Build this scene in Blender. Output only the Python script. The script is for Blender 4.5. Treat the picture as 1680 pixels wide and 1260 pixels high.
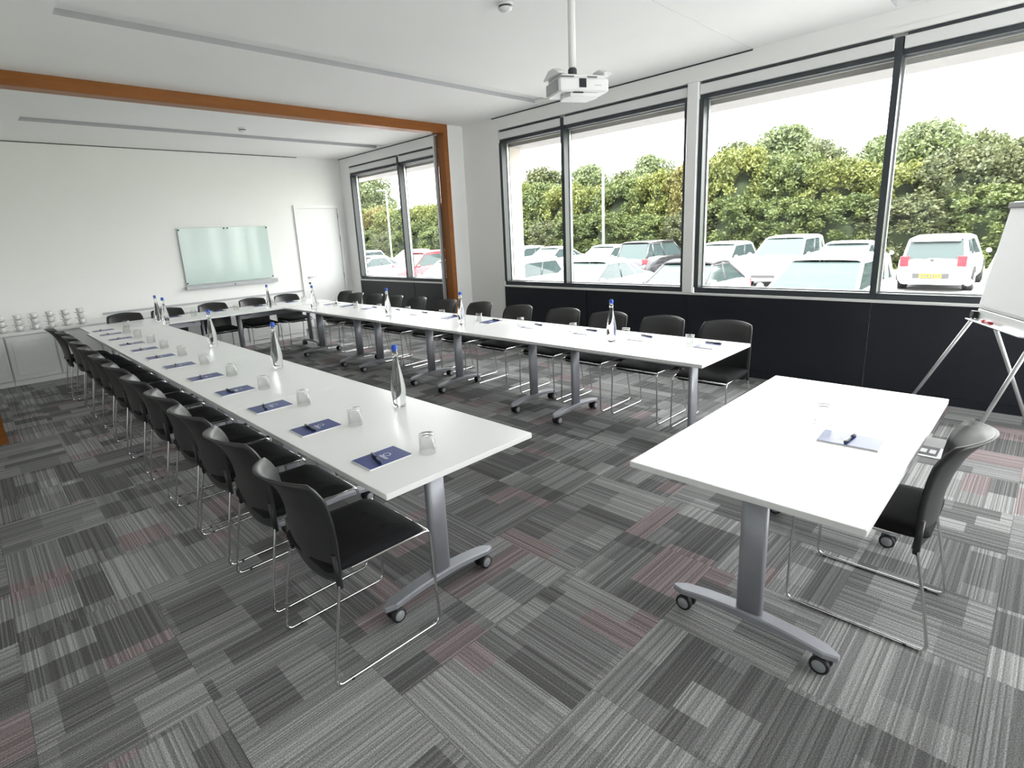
import bpy, math, random
import numpy as np
from mathutils import Vector, Matrix
random.seed(7); rng = np.random.default_rng(7)
for o in list(bpy.data.objects): bpy.data.objects.remove(o, do_unlink=True)
S = bpy.context.scene; COL = S.collection
PI = math.pi
# ---------------------------------------------------------------- camera
F, CX, CY, YAW, PITCH, ROLL, CH = 892.7, 808.29, 594.73, 43.604, -13.35, -3.10, 1.65
cd = bpy.data.cameras.new('camera'); cam = bpy.data.objects.new('camera', cd); COL.objects.link(cam); S.camera = cam
cd.sensor_width = 36; cd.lens = F / 1680 * 36; cd.shift_x = (840 - CX) / 1680; cd.shift_y = (CY - 630) / 1680
cd.clip_start = .02; cd.clip_end = 400
_y, _p, _r = map(math.radians, (YAW, PITCH, ROLL))
fw = Vector((math.sin(_y) * math.cos(_p), math.cos(_y) * math.cos(_p), math.sin(_p)))
rt = Vector((math.cos(_y), -math.sin(_y), 0)); up = rt.cross(fw)
r2 = math.cos(_r) * rt + math.sin(_r) * up; u2 = -math.sin(_r) * rt + math.cos(_r) * up
cam.matrix_world = Matrix(((r2.x, u2.x, -fw.x, 0), (r2.y, u2.y, -fw.y, 0), (r2.z, u2.z, -fw.z, CH), (0, 0, 0, 1)))
# ---------------------------------------------------------------- sky, sun, exposure
W = bpy.data.worlds.new('overcast_sky'); S.world = W; W.use_nodes = True
bg = W.node_tree.nodes['Background']; bg.inputs[0].default_value = (1, .995, .98, 1); bg.inputs[1].default_value = 2.8
sl = bpy.data.lights.new('sun', 'SUN'); sl.energy = 4.5; sl.angle = math.radians(12); sl.color = (1, .96, .88)
so = bpy.data.objects.new('sun', sl); COL.objects.link(so); so.rotation_euler = (math.radians(14), math.radians(-34), 0)
S.view_settings.view_transform = 'Standard'; S.view_settings.look = 'None'; S.view_settings.gamma = 1
S.view_settings.use_curve_mapping = False; S.view_settings.exposure = 2.0
def portal(y0, y1, z0, z1):
    l = bpy.data.lights.new('window_portal', 'AREA'); l.shape = 'RECTANGLE'; l.size = z1 - z0; l.size_y = y1 - y0
    l.cycles.is_portal = True
    o = bpy.data.objects.new('window_portal', l); COL.objects.link(o)
    o.location = (6.36, (y0 + y1) / 2, (z0 + z1) / 2); o.rotation_euler = (0, math.radians(90), 0)
for a in ((6.75, 9.9), (3.0, 5.8), (.05, 2.8), (-2.9, -.1)): portal(a[0], a[1], .94, 2.9)
l = bpy.data.lights.new('window_portal', 'AREA'); l.shape = 'RECTANGLE'; l.size = 3.17; l.size_y = 2.5; l.cycles.is_portal = True
o = bpy.data.objects.new('window_portal', l); COL.objects.link(o); o.location = (4.185, -3.26, 1.75); o.rotation_euler = (math.radians(90), 0, 0)  # portal for the added glazing behind the camera
# ---------------------------------------------------------------- materials
MATS = {}
def mat(name, col=(.8, .8, .8), rough=.5, metal=0, spec=.5, coat=0, coat_r=.1, trans=0, ior=1.45, noise=0, nscale=30, bump=0, bscale=200, emit=None):
    if name in MATS: return MATS[name]
    m = bpy.data.materials.new(name); m.use_nodes = True; nt = m.node_tree; b = nt.nodes['Principled BSDF']
    b.inputs['Base Color'].default_value = (*col, 1); b.inputs['Roughness'].default_value = rough; b.inputs['Metallic'].default_value = metal
    b.inputs['Specular IOR Level'].default_value = spec; b.inputs['Coat Weight'].default_value = coat; b.inputs['Coat Roughness'].default_value = coat_r
    b.inputs['Transmission Weight'].default_value = trans; b.inputs['IOR'].default_value = ior
    if noise or bump:
        tc = nt.nodes.new('ShaderNodeTexCoord')
    if noise:
        n = nt.nodes.new('ShaderNodeTexNoise'); n.inputs['Scale'].default_value = nscale; n.inputs['Detail'].default_value = 4
        nt.links.new(tc.outputs['Object'], n.inputs['Vector'])
        r = nt.nodes.new('ShaderNodeMix'); r.data_type = 'RGBA'
        r.inputs[6].default_value = (*[c * (1 - noise) for c in col], 1); r.inputs[7].default_value = (*[min(1, c * (1 + noise)) for c in col], 1)
        nt.links.new(n.outputs['Fac'], r.inputs[0]); nt.links.new(r.outputs[2], b.inputs['Base Color'])
    if bump:
        n = nt.nodes.new('ShaderNodeTexNoise'); n.inputs['Scale'].default_value = bscale; n.inputs['Detail'].default_value = 3
        nt.links.new(tc.outputs['Object'], n.inputs['Vector'])
        bp = nt.nodes.new('ShaderNodeBump'); bp.inputs['Strength'].default_value = bump; bp.inputs['Distance'].default_value = .002
        nt.links.new(n.outputs['Fac'], bp.inputs['Height']); nt.links.new(bp.outputs[0], b.inputs['Normal'])
    MATS[name] = m; return m
mat('wall_paint', (.86, .86, .85), .65, noise=.015, nscale=3, bump=.05, bscale=300)
mat('ceiling_paint', (.90, .90, .89), .8, noise=.015, nscale=2)
mat('ceiling_recess', (.72, .72, .71), .7, noise=.02)
mat('white_gloss', (.82, .82, .82), .3, noise=.01)
mat('white_door', (.80, .81, .81), .4, noise=.01)
mat('laminate', (.84, .84, .85), .30, spec=.55, noise=.008, nscale=8)
mat('laminate_edge', (.78, .78, .79), .4, noise=.01)
mat('steel_grey', (.36, .37, .41), .42, metal=.35, noise=.04, nscale=40)
mat('dark_steel', (.05, .05, .055), .5, noise=.1)
mat('chrome', (.72, .72, .72), .16, metal=1, noise=.02)
mat('alu', (.62, .63, .64), .35, metal=.8, noise=.03)
mat('black_plastic', (.018, .018, .020), .40, spec=.65, noise=.1, bump=.06, bscale=900)
mat('black_fabric', (.010, .010, .012), .85, spec=.25, noise=.25, nscale=400, bump=.3, bscale=1200)
mat('castor_black', (.02, .02, .022), .5, noise=.1)
mat('castor_hub', (.32, .33, .36), .4, noise=.05)
mat('frame_dark', (.035, .042, .050), .35, spec=.5, noise=.06)
mat('panel_black', (.012, .014, .020), .38, spec=.45, noise=.1, nscale=4)
mat('sill_white', (.7, .7, .7), .4, noise=.02)
mat('blind_fabric', (.72, .73, .73), .7, noise=.02, bump=.1, bscale=500)
mat('glassboard', (.56, .68, .65), .10, spec=.6, noise=.02, nscale=2)
mat('navy_cover', (.020, .045, .22), .32, spec=.5, noise=.06, nscale=60)
mat('paper', (.85, .85, .86), .6, noise=.01)
mat('print_white', (.8, .82, .86), .4, noise=.01)
mat('pen_dark', (.012, .014, .03), .3, noise=.1)
mat('cap_blue', (.02, .10, .55), .35, noise=.05)
mat('white_plastic', (.82, .82, .83), .35, noise=.01)
mat('grey_plastic', (.45, .46, .48), .45, noise=.03)
mat('lens_dark', (.01, .01, .02), .1, noise=.1)
mat('china', (.75, .75, .74), .15, spec=.6, noise=.02)
mat('red_plastic', (.5, .02, .03), .4, noise=.05)
mat('asphalt', (.20, .20, .20), .9, noise=.2, nscale=6, bump=.3, bscale=60)
mat('grass', (.42, .50, .10), .9, noise=.25, nscale=3)
mat('kerb', (.5, .5, .48), .85, noise=.1)
mat('ext_brick', (.55, .50, .46), .85, noise=.15, nscale=40)
mat('ext_soffit', (.45, .43, .43), .7, noise=.04)
mat('paint_white', (.56, .57, .58), .22, coat=.6, noise=.01, nscale=2)
mat('paint_silver', (.55, .57, .60), .3, metal=.5, coat=.6, noise=.02)
mat('paint_black', (.02, .02, .024), .2, coat=.7, noise=.05)
mat('paint_red', (.50, .02, .03), .25, coat=.6, noise=.03)
mat('paint_blue', (.05, .30, .42), .25, coat=.6, noise=.03)
mat('soft_top', (.06, .06, .065), .85, noise=.1, nscale=80)
mat('car_glass', (.035, .05, .052), .05, spec=.35, noise=.05)
mat('tyre', (.015, .015, .016), .8, noise=.1)
mat('tail_red', (.55, .02, .03), .2, coat=.5, noise=.05)
mat('head_clear', (.7, .72, .75), .1, coat=.5, noise=.05)
mat('plate_yellow', (.75, .50, .03), .4, noise=.02)
mat('bark', (.10, .075, .05), .9, noise=.3, nscale=12)
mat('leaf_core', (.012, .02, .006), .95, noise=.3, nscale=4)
mat('lamp_post', (.55, .57, .57), .45, metal=.3, noise=.03)
def leafmat(name, a, b):
    m = bpy.data.materials.new(name); m.use_nodes = True; nt = m.node_tree; p = nt.nodes['Principled BSDF']; p.inputs['Roughness'].default_value = .6
    tc = nt.nodes.new('ShaderNodeTexCoord'); n = nt.nodes.new('ShaderNodeTexNoise'); n.inputs['Scale'].default_value = 1.3; n.inputs['Detail'].default_value = 5
    nt.links.new(tc.outputs['Object'], n.inputs['Vector'])
    r = nt.nodes.new('ShaderNodeValToRGB'); r.color_ramp.elements[0].position = .35; r.color_ramp.elements[1].position = .65
    r.color_ramp.elements[0].color = (*a, 1); r.color_ramp.elements[1].color = (*b, 1)
    nt.links.new(n.outputs['Fac'], r.inputs[0]); nt.links.new(r.outputs[0], p.inputs['Base Color'])
    t = nt.nodes.new('ShaderNodeBsdfTranslucent'); nt.links.new(r.outputs[0], t.inputs[0])
    mx = nt.nodes.new('ShaderNodeMixShader'); mx.inputs[0].default_value = .3
    nt.links.new(p.outputs[0], mx.inputs[1]); nt.links.new(t.outputs[0], mx.inputs[2]); nt.links.new(mx.outputs[0], nt.nodes['Material Output'].inputs[0])
    MATS[name] = m
leafmat('leaf_green', (0.0341, 0.0527, 0.0124), (0.0930, 0.1178, 0.0310))
leafmat('leaf_yellow', (0.0558, 0.0744, 0.0136), (0.1302, 0.1426, 0.0310))
leafmat('leaf_olive', (0.0403, 0.0527, 0.0217), (0.0930, 0.1054, 0.0434))
leafmat('leaf_rust', (0.0806, 0.0775, 0.0174), (0.1364, 0.1178, 0.0310))
leafmat('leaf_tree', (0.0648, 0.0864, 0.0396), (0.1368, 0.1656, 0.0792))
def wood(name):
    m = mat(name, (.35, .12, .02), .42); nt = m.node_tree; b = nt.nodes['Principled BSDF']
    tc = nt.nodes.new('ShaderNodeTexCoord'); mp = nt.nodes.new('ShaderNodeMapping'); mp.inputs['Scale'].default_value = (1.5, 14, 14)
    n = nt.nodes.new('ShaderNodeTexNoise'); n.inputs['Scale'].default_value = 2; n.inputs['Detail'].default_value = 6
    r = nt.nodes.new('ShaderNodeValToRGB'); r.color_ramp.elements[0].color = (.20, .062, .008, 1); r.color_ramp.elements[1].color = (.33, .115, .018, 1)
    nt.links.new(tc.outputs['Object'], mp.inputs[0]); nt.links.new(mp.outputs[0], n.inputs['Vector']); nt.links.new(n.outputs['Fac'], r.inputs[0]); nt.links.new(r.outputs[0], b.inputs['Base Color'])
wood('wood_trim')
def pane_mat():
    m = bpy.data.materials.new('window_glass'); m.use_nodes = True; nt = m.node_tree
    for n in list(nt.nodes):
        if n.type != 'OUTPUT_MATERIAL': nt.nodes.remove(n)
    t = nt.nodes.new('ShaderNodeBsdfTransparent'); t.inputs[0].default_value = (.96, .975, .97, 1)
    g = nt.nodes.new('ShaderNodeBsdfGlossy'); g.inputs['Roughness'].default_value = 0
    lw = nt.nodes.new('ShaderNodeLayerWeight'); lw.inputs[0].default_value = .5; pw = nt.nodes.new('ShaderNodeMath'); pw.operation = 'POWER'; pw.inputs[1].default_value = 5
    nt.links.new(lw.outputs['Facing'], pw.inputs[0]); f = nt.nodes.new('ShaderNodeMath'); f.operation = 'MULTIPLY_ADD'; f.inputs[1].default_value = .9; f.inputs[2].default_value = .03
    nt.links.new(pw.outputs[0], f.inputs[0]); mx = nt.nodes.new('ShaderNodeMixShader'); nt.links.new(f.outputs[0], mx.inputs[0]); nt.links.new(t.outputs[0], mx.inputs[1]); nt.links.new(g.outputs[0], mx.inputs[2])
    nt.links.new(mx.outputs[0], nt.nodes['Material Output'].inputs[0]); MATS['window_glass'] = m
pane_mat()
def thin_glass():
    m = MATS['window_glass'].copy(); m.name = 'tumbler_glass'; nt = m.node_tree
    for n in nt.nodes:
        if n.type == 'MATH' and n.operation == 'POWER': n.inputs[1].default_value = 3
        if n.type == 'MATH' and n.operation == 'MULTIPLY_ADD': n.inputs[1].default_value = .8; n.inputs[2].default_value = .05
        if n.type == 'BSDF_TRANSPARENT': n.inputs[0].default_value = (.95, .955, .95, 1)
        if n.type == 'BSDF_GLOSSY': n.inputs['Roughness'].default_value = .03
    MATS['clear_glass'] = m
thin_glass()
mat('water_glass', (.97, .985, .98), .0, trans=1, ior=1.36)
def carpet():
    m = bpy.data.materials.new('carpet'); m.use_nodes = True; nt = m.node_tree; L = nt.links.new; b = nt.nodes['Principled BSDF']; b.inputs['Roughness'].default_value = .95; b.inputs['Specular IOR Level'].default_value = .1
    N = nt.nodes.new
    def M(op, a, bb=None, c=None):
        n = N('ShaderNodeMath'); n.operation = op
        for i, v in enumerate((a, bb, c)):
            if v is None: continue
            if isinstance(v, (int, float)): n.inputs[i].default_value = v
            else: L(v, n.inputs[i])
        return n.outputs[0]
    tc = N('ShaderNodeTexCoord'); sp = N('ShaderNodeSeparateXYZ'); L(tc.outputs['Object'], sp.inputs[0]); u, v = sp.outputs[0], sp.outputs[1]
    oi = N('ShaderNodeObjectInfo'); rnd = M('MULTIPLY', oi.outputs['Random'], 97.3)
    def WN(*ins):
        c = N('ShaderNodeCombineXYZ')
        for i, x in enumerate(ins):
            if isinstance(x, (int, float)): c.inputs[i].default_value = x
            else: L(x, c.inputs[i])
        w = N('ShaderNodeTexWhiteNoise'); w.noise_dimensions = '3D'; L(c.outputs[0], w.inputs['Vector']); return w.outputs['Value']
    # rectangular blocks of tone: rows of two widths, broken along the rib direction
    row = M('FLOOR', M('MULTIPLY', M('ADD', v, 10.0), 1 / .125)); rowh = M('FLOOR', M('MULTIPLY', row, .5))
    merge = M('GREATER_THAN', WN(rowh, rnd, 3.1), .45)
    rowk = M('ADD', M('MULTIPLY', merge, rowh), M('MULTIPLY', M('SUBTRACT', 1, merge), M('ADD', row, 50)))
    off = M('MULTIPLY', WN(rowk, rnd, 7.7), .5); wid = M('ADD', .13, M('MULTIPLY', WN(rowk, rnd, 1.9), .30))
    colk = M('FLOOR', M('DIVIDE', M('ADD', M('ADD', u, 10.0), off), wid))
    tone = WN(rowk, M('ADD', colk, rnd), 5.5)
    cr = N('ShaderNodeValToRGB'); cr.color_ramp.interpolation = 'CONSTANT'; e = cr.color_ramp.elements
    e[0].position = 0; e[0].color = (.140, .140, .142, 1); e[1].position = .26; e[1].color = (.190, .190, .193, 1)
    for p, c in ((.46, (.235, .235, .238)), (.70, (.285, .285, .288)), (.92, (.25, .208, .214))):
        k = e.new(p); k.color = (*c, 1)
    L(tone, cr.inputs[0])
    # ribs
    rib = M('FLOOR', M('MULTIPLY', M('ADD', v, 10.0), 1 / .0055)); rv = WN(rib, rnd, 2.2); rv2 = WN(rib, M('ADD', colk, rnd), 8.8)
    hi = M('GREATER_THAN', rv, .72); lo = M('LESS_THAN', rv, .38)
    k = M('ADD', M('ADD', 1.0, M('MULTIPLY', hi, .30)), M('MULTIPLY', lo, -.26)); k = M('MULTIPLY', k, M('ADD', .9, M('MULTIPLY', rv2, .2)))
    nz = N('ShaderNodeTexNoise'); nz.inputs['Scale'].default_value = 230; nz.inputs['Detail'].default_value = 2; L(tc.outputs['Object'], nz.inputs['Vector'])
    k = M('MULTIPLY', k, M('ADD', -.1, M('MULTIPLY', nz.outputs['Fac'], 2.2)))
    mx = N('ShaderNodeMix'); mx.data_type = 'RGBA'; mx.blend_type = 'MULTIPLY'; mx.inputs[0].default_value = 1
    cb = N('ShaderNodeCombineXYZ'); [L(k, cb.inputs[i]) for i in range(3)]
    L(cr.outputs[0], mx.inputs[6]); L(cb.outputs[0], mx.inputs[7]); L(mx.outputs[2], b.inputs['Base Color'])
    bp = N('ShaderNodeBump'); bp.inputs['Strength'].default_value = .5; bp.inputs['Distance'].default_value = .003; L(k, bp.inputs['Height']); L(bp.outputs[0], b.inputs['Normal'])
    MATS['carpet'] = m
carpet()
# ---------------------------------------------------------------- mesh helpers
class MB:
    def __init__(s): s.v = []; s.f = []; s.sm = []
    def add(s, vs, fs, smooth=False):
        n = len(s.v); s.v += [tuple(v) for v in vs]; s.f += [tuple(i + n for i in f) for f in fs]; s.sm += [smooth] * len(fs); return s
    def box(s, x0, x1, y0, y1, z0, z1):
        x0, x1 = min(x0, x1), max(x0, x1); y0, y1 = min(y0, y1), max(y0, y1); z0, z1 = min(z0, z1), max(z0, z1)
        return s.add([(x, y, z) for z in (z0, z1) for y in (y0, y1) for x in (x0, x1)],
                     [(0, 2, 3, 1), (4, 5, 7, 6), (0, 1, 5, 4), (2, 6, 7, 3), (0, 4, 6, 2), (1, 3, 7, 5)])
    def prism(s, poly, z0, z1, axis='z', smooth=False):
        n = len(poly)
        def P(a, b, c): return {'z': (a, b, c), 'y': (a, c, b), 'x': (c, a, b)}[axis]
        vs = [P(a, b, z0) for a, b in poly] + [P(a, b, z1) for a, b in poly]
        fs = [tuple(range(n))[::-1], tuple(range(n, 2 * n))]
        s.add(vs, fs); m = len(s.v) - 2 * n
        s.f += [(m + i, m + (i + 1) % n, m + n + (i + 1) % n, m + n + i) for i in range(n)]; s.sm += [smooth] * n; return s
    def rbox(s, x0, x1, y0, y1, z0, z1, r=.004):
        # box with chamfered vertical edges and top/bottom edges
        def ring(d, z): 
            a, b, c, e = x0 + d, x1 - d, y0 + d, y1 - d; k = r
            return [(a + k, c, z), (b - k, c, z), (b, c + k, z), (b, e - k, z), (b - k, e, z), (a + k, e, z), (a, e - k, z), (a, c + k, z)]
        rings = [ring(r, z0), ring(0, z0 + r), ring(0, z1 - r), ring(r, z1)]
        vs = sum(rings, []); fs = [tuple(range(8))[::-1], tuple(range(24, 32))]
        for k in range(3): fs += [(k * 8 + i, k * 8 + (i + 1) % 8, k * 8 + 8 + (i + 1) % 8, k * 8 + 8 + i) for i in range(8)]
        return s.add(vs, fs)
    def tube(s, path, r, n=8, caps=True, radii=None):
        P = [Vector(p) for p in path]; rings = []; 
        t0 = (P[1] - P[0]).normalized(); a = Vector((0, 0, 1)) if abs(t0.z) < .9 else Vector((1, 0, 0)); nrm = t0.cross(a).normalized()
        for i, p in enumerate(P):
            t = ((P[min(i + 1, len(P) - 1)] - p).normalized() + (p - P[max(i - 1, 0)]).normalized()).normalized()
            nrm = (nrm - t * nrm.dot(t)).normalized(); bn = t.cross(nrm); rr = radii[i] if radii else r
            rings.append([p + (nrm * math.cos(2 * PI * k / n) + bn * math.sin(2 * PI * k / n)) * rr for k in range(n)])
        fs = []
        for i in range(len(P) - 1): fs += [(i * n + k, i * n + (k + 1) % n, (i + 1) * n + (k + 1) % n, (i + 1) * n + k) for k in range(n)]
        s.add(sum(rings, []), fs, True)
        if caps:
            m = len(s.v) - len(P) * n; s.f += [tuple(m + k for k in range(n))[::-1], tuple(m + (len(P) - 1) * n + k for k in range(n))]; s.sm += [False, False]
        return s
    def lathe(s, prof, n=16, c=(0, 0, 0), axis='z', cap0=True, cap1=True):
        vs = []
        for r, z in prof:
            for k in range(n):
                a = 2 * PI * k / n; x, y = r * math.cos(a), r * math.sin(a)
                p = {'z': (x, y, z), 'x': (z, x, y), 'y': (y, z, x)}[axis]; vs.append((p[0] + c[0], p[1] + c[1], p[2] + c[2]))
        fs = []; m = len(prof)
        for i in range(m - 1): fs += [(i * n + k, i * n + (k + 1) % n, (i + 1) * n + (k + 1) % n, (i + 1) * n + k) for k in range(n)]
        s.add(vs, fs, True); b = len(s.v) - m * n
        if cap0 and prof[0][0] > 1e-6: s.f.append(tuple(b + k for k in range(n))[::-1]); s.sm.append(False)
        if cap1 and prof[-1][0] > 1e-6: s.f.append(tuple(b + (m - 1) * n + k for k in range(n))); s.sm.append(False)
        return s
    def grid(s, fn, nu, nv, thick=None, smooth=True):
        # fn(u,v)->(point, normal); closed sheet with thickness
        A = [[fn(i / nu, j / nv) for i in range(nu + 1)] for j in range(nv + 1)]; w = nu + 1
        front = [Vector(p) for row in A for p, n in row]; back = [Vector(p) - Vector(n) * thick for row in A for p, n in row]
        fs = [(j * w + i, j * w + i + 1, (j + 1) * w + i + 1, (j + 1) * w + i) for j in range(nv) for i in range(nu)]; k = len(front)
        fs += [tuple(k + q for q in f[::-1]) for f in fs]
        rim = [i for i in range(w)] + [j * w + nu for j in range(1, nv + 1)] + [nv * w + i for i in range(nu - 1, -1, -1)] + [j * w for j in range(nv - 1, 0, -1)]
        fs += [(rim[(i + 1) % len(rim)], rim[i], rim[i] + k, rim[(i + 1) % len(rim)] + k) for i in range(len(rim))]
        return s.add(front + back, fs, smooth)
    def mesh(s, name, m):
        me = bpy.data.meshes.new(name); me.from_pydata(s.v, [], s.f); me.materials.append(MATS[m] if isinstance(m, str) else m)
        me.polygons.foreach_set('use_smooth', s.sm); me.validate(); me.update(); return me
    def build(s, name, m, parent=None, bevel=0, loc=None, seg=2):
        o = bpy.data.objects.new(name, s.mesh(name, m)); COL.objects.link(o)
        if parent: o.parent = parent
        if loc: o.location = loc
        if bevel:
            b = o.modifiers.new('bevel', 'BEVEL'); b.width = bevel; b.segments = seg; b.limit_method = 'ANGLE'
        return o
def fillet(path, r, seg=5):
    P = [Vector(p) for p in path]; out = [P[0]]
    for i in range(1, len(P) - 1):
        a, b, c = P[i - 1], P[i], P[i + 1]; d1, d2 = (a - b).normalized(), (c - b).normalized(); k = min(r, (a - b).length * .49, (c - b).length * .49)
        p, q = b + d1 * k, b + d2 * k
        for j in range(seg + 1):
            t = j / seg; out.append(p * (1 - t) ** 2 + b * 2 * t * (1 - t) + q * t * t)
    return out + [P[-1]]
def tag(o, label, cat, group=None, kind=None):
    if label: o['label'] = label
    if cat: o['category'] = cat
    if group: o['group'] = group
    if kind: o['kind'] = kind
    return o
def struct(o, label=None):
    o['kind'] = 'structure'
    if label: o['label'] = label
    return o
def empty(name, loc=(0, 0, 0), rz=0):
    o = bpy.data.objects.new(name, None); COL.objects.link(o); o.location = loc; o.rotation_euler = (0, 0, rz); o.empty_display_size = .1; return o
def copytree(o, parent=None):
    c = o.copy(); COL.objects.link(c); c.parent = parent
    for ch in KIDS.get(o, []) or [x for x in o.children]: copytree(ch, c)
    return c
KIDS = {}
def place(proto, used, loc, rz, label, group=None):
    o = proto if not used else copytree(proto); used.append(1)
    o.location = loc; o.rotation_euler = (0, 0, rz); o['label'] = label
    if group: o['group'] = group
    return o
ORD = ['first', 'second', 'third', 'fourth', 'fifth', 'sixth', 'seventh', 'eighth', 'ninth', 'tenth', 'eleventh', 'twelfth', 'thirteenth']
# ---------------------------------------------------------------- room shell
H, XW, YF, YB = 3.235, 5.87, 10.30, 6.548
XL, YN = -1.0, -3.0
fl = struct(MB().box(XL - .3, XW + .3, YN - .3, YF + .3, -.2, -.006).build('floor', 'carpet'), 'grey carpeted floor of striped carpet tiles')
tile_me = MB().box(-.2495, .2495, -.2495, .2495, -.0058, 0).mesh('carpet_tile', 'carpet')
i = 0
for gy in range(-1, 20):
    for gx in range(-1, 12):
        x, y = gx * .5 + .25 + (-.13), gy * .5 + .25
        if x > XW - .24: continue
        o = bpy.data.objects.new('carpet_tile', tile_me); COL.objects.link(o); o.location = (x, y, 0); o.rotation_euler = (0, 0, random.choice((0, PI / 2, PI, -PI / 2))); o.parent = fl
# ceiling with three recessed light troughs
ce = MB(); slots = [(.80, 5.70, 4.70, 4.95), (.87, 5.80, 8.48, 8.80), (.80, 5.78, .93, 1.18)]
ys = sorted({YN, YF, *[s[2] for s in slots], *[s[3] for s in slots]})
for a, b in zip(ys[:-1], ys[1:]):
    sl_ = [s for s in slots if s[2] == a and s[3] == b]
    if sl_:
        s_ = sl_[0]; ce.box(XL, s_[0], a, b, H, H + .06); ce.box(s_[1], XW + .3, a, b, H, H + .06)
    else: ce.box(XL, XW + .3, a, b, H, H + .06)
ce = struct(ce.build('ceiling', 'ceiling_paint'), 'flat white ceiling')
MB().box(XL - .3, XW + .3, YN - .3, YF + .3, H + .06, H + .3).build('ceiling_deck', 'ceiling_recess', ce)
MB().box(2.6, XW, 2.315, 2.321, H - .002, H).build('ceiling_joint', 'ceiling_recess', ce)
for k, (x0, x1, y0, y1) in enumerate(slots):
    t = empty('recessed_light', (x0, y0, H)); tag(t, ['long recessed ceiling light trough above the middle of the table rows', 'long recessed ceiling light trough beyond the wooden beam', 'recessed ceiling light trough nearest the flip chart, only its end visible'][k], 'ceiling light', 'recessed ceiling troughs')
    MB().box(.004, x1 - x0 - .004, .004, y1 - y0 - .004, .045, .056).build('diffuser', 'ceiling_paint', t)
    MB().box(.001, x1 - x0 - .001, .001, .004, .001, .056).box(.001, x1 - x0 - .001, y1 - y0 - .004, y1 - y0 - .001, .001, .056).build('trim_edge', 'grey_plastic', t)  # trough sides coloured grey, the shade of the recess put into the colour
# walls: far, left, near, window wall pieces
struct(MB().box(XL - .3, XW + .17, YF, YF + .25, -.2, H + .06).build('wall_far', 'wall_paint'), 'white far wall with glass board and door')
struct(MB().box(XL - .3, XL, YN, YF, -.2, H + .06).build('wall_left', 'wall_paint'), 'white left wall')
struct(MB().box(XL - .3, XW + .3, YN - .2, YN, -.2, .45).box(XL - .3, XW + .3, YN - .2, YN, 3.05, H + .06).box(XL - .3, 2.6, YN - .2, YN, .45, 3.05).box(XW - .1, XW + .3, YN - .2, YN, .45, 3.05).build('wall_near', 'wall_paint'), 'white wall behind the viewer')
wn = struct(MB().box(2.6, XW - .1, YN - .12, YN - .06, .45, .5).box(2.6, XW - .1, YN - .12, YN - .06, 3.0, 3.05).build('window_5', 'frame_dark'), 'glazed wall behind the viewer')  # made-up glazing out of view, added to let more daylight into the room
for q in range(4): MB().box(2.6 + q * 1.0567 - .03 * (q > 0) , 2.6 + q * 1.0567 + .03 * (q < 3), YN - .12, YN - .06, .5, 3.0).build('mullion', 'frame_dark', wn)
for q in range(3): MB().box(2.63 + q * 1.0567, 2.57 + (q + 1) * 1.0567, YN - .095, YN - .083, .5, 3.0).build('pane', 'window_glass', wn)
ZS, ZH = .875, 2.89      # sill top, window head
ww = MB()
ww.box(XW, XW + .18, YN, YF, 3.06, H + .06)                       # fascia above blinds
ww.box(XW + .05, XW + .18, YN, YF, 2.93, 3.06)
for a, b in ((9.93, YF), (5.80, 6.75), (YN, -2.9)): ww.box(XW, XW + (.18 if a < 9 else .17), a, b, -.2, 3.06)
for a, b in ((6.75, 9.93), (-2.9, 5.80)): ww.box(XW + .02, XW + .18, a, b, -.2, .862)
struct(ww.build('wall_right', 'wall_paint'), 'white window wall on the right')
ext = MB(); ext.box(XW + .18, XW + .42, YN, YF + .3, 2.86, 3.9)
for a, b in ((10.35, 10.9), (5.77, 6.78), (YN, -2.87)): ext.box(XW + .18, XW + .42, a, b, -.7, 2.86)
ext.box(XW + .18, XW + .42, YN, YF, -.7, .80)
struct(ext.build('wall_outer', 'ext_brick'), 'outer brick leaf of the window wall')
struct(MB().box(XW + .18, XW + .6, YN, YF + .3, 2.84, 2.862).build('trim_1', 'ext_soffit'), 'outside soffit above the windows')
struct(MB().box(XW - .03, XW + .02, 6.60, 9.93, ZS - .013, ZS + .008).build('trim_2', 'sill_white'), 'thin white window sill in the far bay')
struct(MB().box(XW - .03, XW + .02, -2.9, 5.80, ZS - .013, ZS + .008).build('trim_3', 'sill_white'), 'thin white window sill in the near bay')
for k, (a, b) in enumerate(((8.10, 9.93), (6.60, 8.095), (4.3, 5.80), (2.905, 4.295), (1.155, 2.90), (-.6, 1.15), (-2.9, -.605))):
    p = MB().box(XW - .008, XW + .019, a + .002, b - .002, .075, .862).build('trim_%d' % (4 + k), 'panel_black', bevel=.002); struct(p, 'black panel under the windows')
for k, (a, b) in enumerate(((6.60, 9.93), (-2.9, 5.80))):
    struct(MB().box(XW - .004, XW + .02, a, b, 0, .073).build('baseboard_%s' % ('right_far', 'right')[k], 'panel_black'), 'black skirting under the windows')
struct(MB().rbox(XW - .03, XW + .02, 2.84, 2.96, .885, 3.06, .006).build('trim_11', 'white_gloss'), 'white post between the near windows')
struct(MB().rbox(XW - .03, XW + .02, -.06, .06, .885, 3.06, .006).build('trim_12', 'white_gloss'), 'white post between the windows beside the flip chart')
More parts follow.
